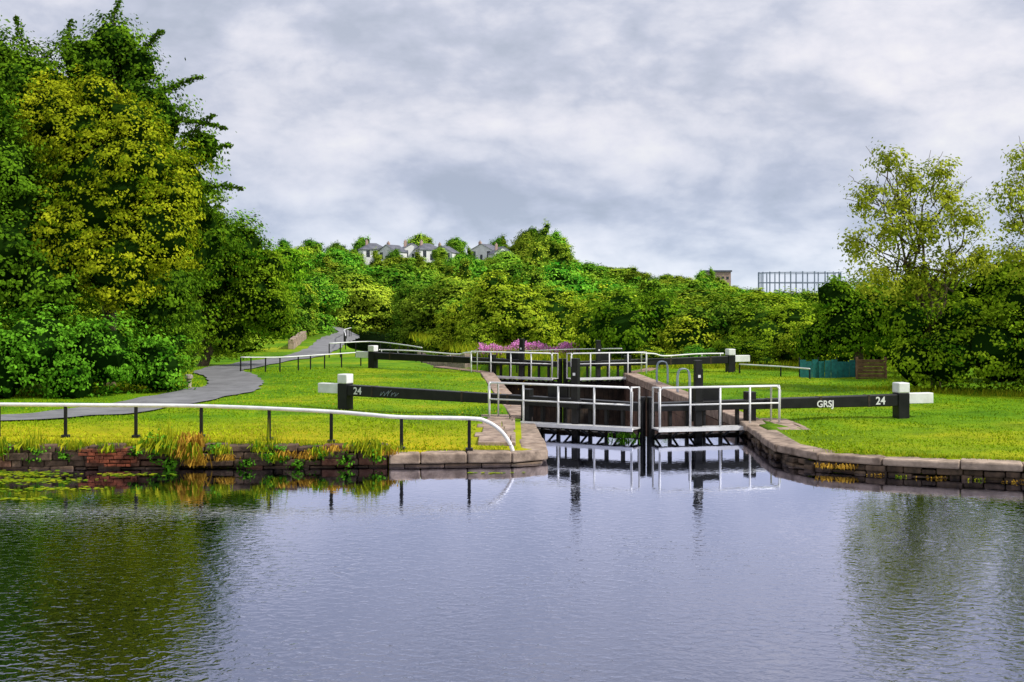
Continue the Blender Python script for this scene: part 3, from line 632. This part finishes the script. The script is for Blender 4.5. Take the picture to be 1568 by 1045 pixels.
# ------------------------------------------------------------ houses
def house(name,x,y,z,w,d,h,rh,rot,gable=False):
    e=empty(name); e.location=(x,y,z); e.rotation_euler=(0,0,rot)
    mb=MB(); mb.box(-w/2,w/2,-d/2,d/2,-3,h)
    if gable: mb.add([(-w/2,-d/2,h),(w/2,-d/2,h),(0,-d/2,h+rh*.97),(-w/2,d/2,h),(w/2,d/2,h),(0,d/2,h+rh*.97)],[(0,1,2),(3,5,4)])
    mb.obj('walls',M_render,e)
    mb=MB(); o=.4
    if gable: mb.add([(-w/2-o,-d/2-o,h-.2),(0,-d/2-o,h+rh),(0,d/2+o,h+rh),(-w/2-o,d/2+o,h-.2),(w/2+o,-d/2-o,h-.2),(w/2+o,d/2+o,h-.2)],[(0,1,2,3),(1,4,5,2)])
    else:
        q=w/2-d/2*.8; q=max(q,.4)
        mb.add([(-w/2-o,-d/2-o,h),(w/2+o,-d/2-o,h),(w/2+o,d/2+o,h),(-w/2-o,d/2+o,h),(-q,0,h+rh),(q,0,h+rh)],[(0,1,5,4),(1,2,5),(2,3,4,5),(3,0,4),(0,3,2,1)])
    mb.obj('roof',M_slate,e)
    mb=MB()
    for fx in (-.3,.3):
        for fz in (.9,h-1.5):
            mb.box(fx*w-.6,fx*w+.6,-d/2-.03,-d/2+.02,fz,fz+1.2)
    mb.box(-.45,.45,-d/2-.03,-d/2+.02,0,2); mb.obj('windows_and_door',M_glass,e)
    mb=MB(); mb.box(-w/2*.5-.4,-w/2*.5+.4,-.4,.4,h+rh*.4,h+rh+.8); mb.box(-w/2*.5-.15,-w/2*.5+.15,-.15,.15,h+rh+.8,h+rh+1.2); mb.obj('chimney',M_pinkbr,e)
for x,w,zo,g,ro in [(-45.5,8,16.4,False,.35),(-38.5,6.5,15.6,True,-.5),(-33.5,7.5,16.6,True,.3),(-28,8,16.4,False,.5),(-22,7.5,15.6,True,-.3),(-8.5,9,16.2,True,-.45),(-3.5,6.5,15.0,True,.3)]:
    house('white_rendered_house',x,412+R.uniform(-6,6),zo-.2,w,7,3.4,2.2,ro,g)
e=empty('apartment_block'); mb=MB(); mb.box(92,104,600,610,-2,16.2); mb.obj('walls',M_pinkbr,e); mb=MB(); mb.box(91.5,104.5,599.5,610.5,16.2,17.0); mb.obj('flat_roof',M_slate,e)
mb=MB()
for k in range(5):
    for z in (9.6,12.6): mb.box(93+k*2.2,94.2+k*2.2,599.95,600.1,z,z+1.4)
mb.obj('windows',M_glass,e)
e=empty('gasholder_frame'); cx,cy,rad=182,800,25.5; mb=MB(); n=22
for k in range(n):
    a=2*math.pi*k/n; p=(cx+rad*math.cos(a),cy+rad*math.sin(a)); mb.tube([(p[0],p[1],-2),(p[0],p[1],20.2)],.42,6)
    b2=2*math.pi*(k+1)/n; q=(cx+rad*math.cos(b2),cy+rad*math.sin(b2))
    for z in (7,13.4,19.6): mb.tube([(p[0],p[1],z),(q[0],q[1],z)],.26,5)
mb.obj('columns_and_girders',M_gas,e)

# ------------------------------------------------------------ grass
def blades(x,y,z,h,w,tint,lean=.4,rng=N):
    n=len(x); a=rng.uniform(0,6.28,n); dx=np.cos(a)*w*.5; dy=np.sin(a)*w*.5
    lx=rng.normal(0,lean,n)*h; ly=rng.normal(0,lean,n)*h
    V=np.stack([np.stack([x-dx,y-dy,z],1),np.stack([x+dx,y+dy,z],1),np.stack([x+lx,y+ly,z+h],1)],1).reshape(-1,3)
    F=np.arange(3*n).reshape(n,3); c=np.repeat(tint,3); return V,F,np.stack([c,c,c],1)
n=240000
x=N.uniform(-22,22,n); y=26+40*N.random(n)**1.6
ok=(y>wallY(x)+.45)&~((x>chL(y)-.72)&(x<chR(y)+.72))&~near_path(x,y,1.35)
ok&=~((x>-1.0)&(x<.1)&(y>31.4)&(y<38.6))&~((x>7.2)&(x<8.2)&(y>34.4)&(y<37.7))
x=x[ok];y=y[ok]; z=gbase(x,y)-.01
pat=.5+.5*np.sin(x*.9+2*np.sin(y*.5))*np.sin(y*.8+x*.3)
pat2=.5+.5*np.sin(x*.37+1.3*np.sin(y*.21)+2)*np.sin(y*.33-x*.15)
h=(.02+.045*N.random(len(x))**2)*(.7+.8*pat)
yl=np.clip((37-y)/6,0,1)*np.clip((2-x)/4,0.15,1)
V,F,c=blades(x,y,z,h,.03+.02*N.random(len(x)),np.clip(N.normal(.10,.12,len(x))+.7*yl*(.35+.65*pat2)+.16*pat+.3*pat2,0,1),.6)
link(bpy.data.objects.new('grass',np_mesh('grass',V,F,c,[F_grass])))
def verge(name,xf,n,hr,mat,w=.03,spread=.25,lean=.35):
    xs_,ys_,hs_=[],[],[]
    for _ in range(n):
        x,y=xf(); xs_.append(x+R.gauss(0,spread)); ys_.append(y+R.gauss(0,spread*.4)); hs_.append(R.uniform(*hr))
    x=np.array(xs_);y=np.array(ys_);h=np.array(hs_); z=np.maximum(gbase(x,y)-.03,.02)
    V,F,c=blades(x,y,z,h,w*(.7+.6*N.random(len(x))),np.clip(N.normal(.5,.25,len(x)),0,1),lean)
    return link(bpy.data.objects.new(name,np_mesh(name,V,F,c,[mat])))
def along_left():
    x=R.uniform(-16,-2.7); return x,float(wallY(np.array(x)))+.4
verge('verge_grass',along_left,3400,(.04,.24),F_weed,.025)
cl=[-13.2,-12.4,-11.3,-8.2,-7.9,-5.7,-3.4]
verge('tall_weeds',lambda:(R.choice(cl)+R.gauss(0,.12),29.8),260,(.3,.75),F_weed,.025,.10,.14)
def tussock(name,pts,mat,n=300,h=.55):
    Vs=[];T=[]
    for (x,y,z,s) in pts:
        for _ in range(int(n*s)):
            a=R.uniform(0,6.28); r=R.uniform(.05,.36)*s; hh=R.uniform(.3,1)*h*s
            bx,by=x+R.gauss(0,.13),y+R.gauss(0,.06); w=.012
            mx,my=bx+math.cos(a)*r*.5,by+math.sin(a)*r*.5-.04; ex,ey=bx+math.cos(a)*r,by+math.sin(a)*r-.10
            tt=R.random()
            Vs+= [(bx-w,by,z),(bx+w,by,z),(mx+w*.7,my,z+hh),(mx-w*.7,my,z+hh)]; T+=[tt]*4
            Vs+= [(mx-w*.7,my,z+hh),(mx+w*.7,my,z+hh),(ex+.003,ey,z+hh*R.uniform(-.3,.9)),(ex-.003,ey,z+hh*R.uniform(-.3,.9))]; T+=[tt]*4
    V=np.array(Vs); c=np.array(T); return link(bpy.data.objects.new(name,np_mesh(name,V,np.arange(len(V)).reshape(-1,4),np.stack([c,c,c],1),[mat])))
tussock('dry_grass_tussock',[(-7.55,29.45,.3,.8),(-7.35,29.4,.1,.7),(-7.5,29.6,.5,.9),(-4.8,29.5,.25,.5),(-5.3,29.5,.3,.4),(-2.9,29.75,.3,.4),(7.2,28.95,.1,.3),(7.6,28.8,.1,.3),(-4.2,29.6,.4,.4),(-6.6,29.5,.2,.4)]+[(x_,float(wallY(np.array(x_)))-.1,.01,.13) for x_ in (8.2,9.3,10.9)],F_or,110,.42)
tussock('dock_weed',[(-8.4,29.6,.4,.8),(-8.0,29.5,.35,.9),(-7.5,29.4,.25,.8),(-12,29.4,.3,1.0),(-12.8,29.4,.3,1.1),(-11.2,29.5,.45,.6),(-5.9,29.5,.4,.6),(-5.5,29.5,.2,.5),(-3.6,29.7,.4,.6),(-3.2,29.7,.3,.8),(-6.8,29.5,.35,.5),(-10.2,29.5,.45,.5),(-9.4,29.45,.4,.5),(-4.5,29.55,.3,.5)]+[(x_,float(wallY(np.array(x_)))-.1,.0,.12) for x_ in (8.7,10.1,11.9)],F_weed,90,.5)
tree('nettle_clump',(-12,29.5),[(-12.0,29.5,.35,.5,.3,.35),(-12.8,29.4,.4,.6,.3,.4),(-8.3,29.55,.45,.3,.2,.42),(-8.0,29.45,.15,.25,.18,.2),(-5.6,29.5,.35,.35,.2,.28),(-4.6,29.6,.35,.25,.2,.2),(-11.1,29.45,.35,.28,.2,.25),(-3.2,29.75,.35,.22,.2,.35),(-6.9,29.55,.4,.2,.15,.25),(-6.2,29.45,.15,.25,.15,.15),(-5.0,29.5,.1,.2,.12,.14),(-13.6,29.35,.25,.6,.3,.3),(-10.4,29.42,.3,.2,.12,.2),(-8.8,29.45,.35,.22,.12,.16),(-3.9,29.6,.2,.2,.12,.2)],F_bram,24,12,.075,.12,31,limbs=False,corek=.35,shell=.6)
verge('verge_grass',lambda:(lambda x:(x,float(wallY(np.array(x)))+.66))(R.uniform(7.5,18)),2600,(.04,.15),F_weed,.022,.2)
verge('verge_grass',lambda:(lambda x:(x,float(wallY(np.array(x)))+.72))(R.uniform(-2.8,.1)),300,(.04,.12),F_weed,.022,.12)
verge('rough_grass',lambda:(lambda t:(lerp(-22,-13.8,t)+jit(.7),lerp(43.5,50.5,t)+jit(.5)))(R.random()),5000,(.08,.35),F_weed,.035,.3)
verge('rough_grass',lambda:(lambda t:(lerp(14.5,24,t)+jit(.8),lerp(50,44,t)+jit(1)))(R.random()),7000,(.06,.28),F_weed,.035,.4)
verge('rough_grass',lambda:(R.uniform(5,16),R.uniform(64,68)),6000,(.15,.5),F_weed,.05,.4)
verge('rough_grass',lambda:(lambda y:(float(canX(y))+R.uniform(3.6,6.5),y))(R.uniform(72,130)),6000,(.3,.8),F_weed,.07,.5)
tussock('water_plant',[(3.15,35.9,.02,.45),(3.25,35.85,.02,.4)],F_bram,60,.45)
e=empty('rosebay_willowherb'); nf=1200; xs_=N.uniform(-2.2,4.8,nf); ys_=N.uniform(84.5,87.5,nf)
hh=N.uniform(.9,1.5,nf)+.18*np.sin(xs_*1.7)+.12*np.sin(xs_*4.1); PPx=[];TTx=[];P2=[];T2=[]
for X0,Y0,H0 in zip(xs_,ys_,hh):
    g=float(gbase(X0,Y0))
    for k in range(11):
        t=R.random(); r=.11*(1-t)+.02; PPx.append((X0+R.gauss(0,r),Y0+R.gauss(0,r),g+H0*(.62+.40*t))); TTx.append(R.random())
    for k in range(14):
        t=R.random(); P2.append((X0+R.gauss(0,.12),Y0+R.gauss(0,.12),g+H0*.85*t)); T2.append(R.random())
for nm,P_,T_,mt,sz in (('flowers',PPx,TTx,F_pink,.12),('stem_leaves',P2,T2,F_mid,.14)):
    P_=np.array(P_); V,F,c=leaves_from(P_,N.normal(size=P_.shape)+[0,-.4,.3],sz,np.array(T_),N); link(bpy.data.objects.new(nm,np_mesh(nm,V,F,c,[mt])),e)
P_=[];T_=[]
for (cx,cy,rx,ry,k) in [(-10.6,27.6,1.3,.35,200),(-9.4,26.4,1.0,.2,80),(-11.3,28.6,1.2,.4,240),(-8.7,28.5,.8,.2,50),(-9.8,25.1,.8,.12,40),(-.6,28.8,.6,.12,20),(-12.5,27.2,1.3,.5,200),(-11.2,26.2,1.0,.3,120)]:
    for _ in range(k): P_.append((cx+R.gauss(0,rx*.5),cy+R.gauss(0,ry*.6),.006+R.random()*.012)); T_.append(R.random()*.7)
P_=np.array(P_); V,F,c=leaves_from(P_,np.tile([0,0,1.],(len(P_),1))+N.normal(0,.02,P_.shape),.12,np.array(T_),N,.85)
link(bpy.data.objects.new('floating_pondweed',np_mesh('floating_pondweed',V,F,c,[F_weed])))
x=N.uniform(-11,1.0,140); y=N.uniform(38,58,140); okd=~near_path(x,y,1.5); x=x[okd];y=y[okd]; P_=np.stack([x,y,gbase(x,y)+.08],1); V,F,c=leaves_from(P_,np.tile([0,-.3,1.],(len(x),1)),.06,N.random(len(x)),N,.9)
link(bpy.data.objects.new('dandelion_flowers',np_mesh('dandelion_flowers',V,F,c,[F_or])))

# ------------------------------------------------------------ world, sun, camera
w=bpy.data.worlds.new('World'); S.world=w; w.use_nodes=True; nt=w.node_tree; bg=nt.nodes['Background']
SAZ,SEL=106,43
sky=nd(nt,'ShaderNodeTexSky',sky_type='NISHITA'); sky.sun_disc=False; sky.sun_elevation=math.radians(SEL); sky.sun_rotation=math.radians(SAZ)
sm=nd(nt,'ShaderNodeVectorMath',operation='SCALE'); nt.links.new(sky.outputs[0],sm.inputs[0]); sm.inputs['Scale'].default_value=.10
tc=nd(nt,'ShaderNodeTexCoord'); sp=nd(nt,'ShaderNodeSeparateXYZ'); nt.links.new(tc.outputs['Generated'],sp.inputs[0])
za=math_(nt,'MAXIMUM',sp.outputs[2],0.0)
zb=math_(nt,'ADD',za,.20)
cb=nd(nt,'ShaderNodeCombineXYZ'); nt.links.new(math_(nt,'DIVIDE',sp.outputs[0],zb),cb.inputs[0]); nt.links.new(math_(nt,'DIVIDE',sp.outputs[1],zb),cb.inputs[1]); cb.inputs[2].default_value=3.3
n1=noise(nt,1.0,5,.55,cb.outputs[0],.4)
mpw=nd(nt,'ShaderNodeMapping'); nt.links.new(tc.outputs['Generated'],mpw.inputs[0]); mpw.inputs['Scale'].default_value=(1,1,1.8); mpw.inputs['Location'].default_value=(.3,.7,.15)
n2=noise(nt,9,7,.60,mpw.outputs[0],.2)
n3=noise(nt,15,4,.5,mpw.outputs[0],.0)
bil=math_(nt,'ABSOLUTE',math_(nt,'SUBTRACT',n3.outputs['Fac'],.5))
s1=math_(nt,'MULTIPLY',n1.outputs['Fac'],.50)
s2=math_(nt,'MULTIPLY_ADD',n2.outputs['Fac'],.50,s1)
s3=math_(nt,'MULTIPLY_ADD',bil,.36,s2)
rc=ramp(nt,[(.40,(.51,.56,.67)),(.47,(.61,.65,.77)),(.54,(.77,.79,.88)),(.60,(.88,.88,.95)),(.68,(1.0,.99,1.0))]); nt.links.new(s3,rc.inputs[0])
el=ramp(nt,[(0,(1.0,1.08,1.12)),(.05,(.93,.98,1.04)),(.09,(.86,.89,.95)),(.15,(1.0,.99,1.0)),(.5,(1.02,1.02,1.04))]); nt.links.new(za,el.inputs[0])
c=mixc(nt,1.0,rc.outputs[0],el.outputs[0],'MULTIPLY')
c=mixc(nt,.95,sm.outputs[0],c)
nt.links.new(c,bg.inputs[0]); bg.inputs[1].default_value=.97
sl=bpy.data.lights.new('sun','SUN'); sl.energy=4.2; sl.angle=math.radians(5); sl.color=(1,.96,.86)
so=link(bpy.data.objects.new('sun',sl)); az=math.radians(SAZ); elv=math.radians(SEL)
d=Vector((math.sin(az)*math.cos(elv),math.cos(az)*math.cos(elv),math.sin(elv))); so.rotation_euler=(-d).to_track_quat('-Z','Y').to_euler(); so.location=d*60
cam=bpy.data.cameras.new('camera'); co=link(bpy.data.objects.new('camera',cam)); co.location=(0,0,4); co.rotation_euler=(math.radians(90),0,0)
cam.sensor_width=36; cam.lens=44.4; cam.shift_y=-66.5/1568; cam.clip_end=6000; cam.clip_start=.1
S.camera=co
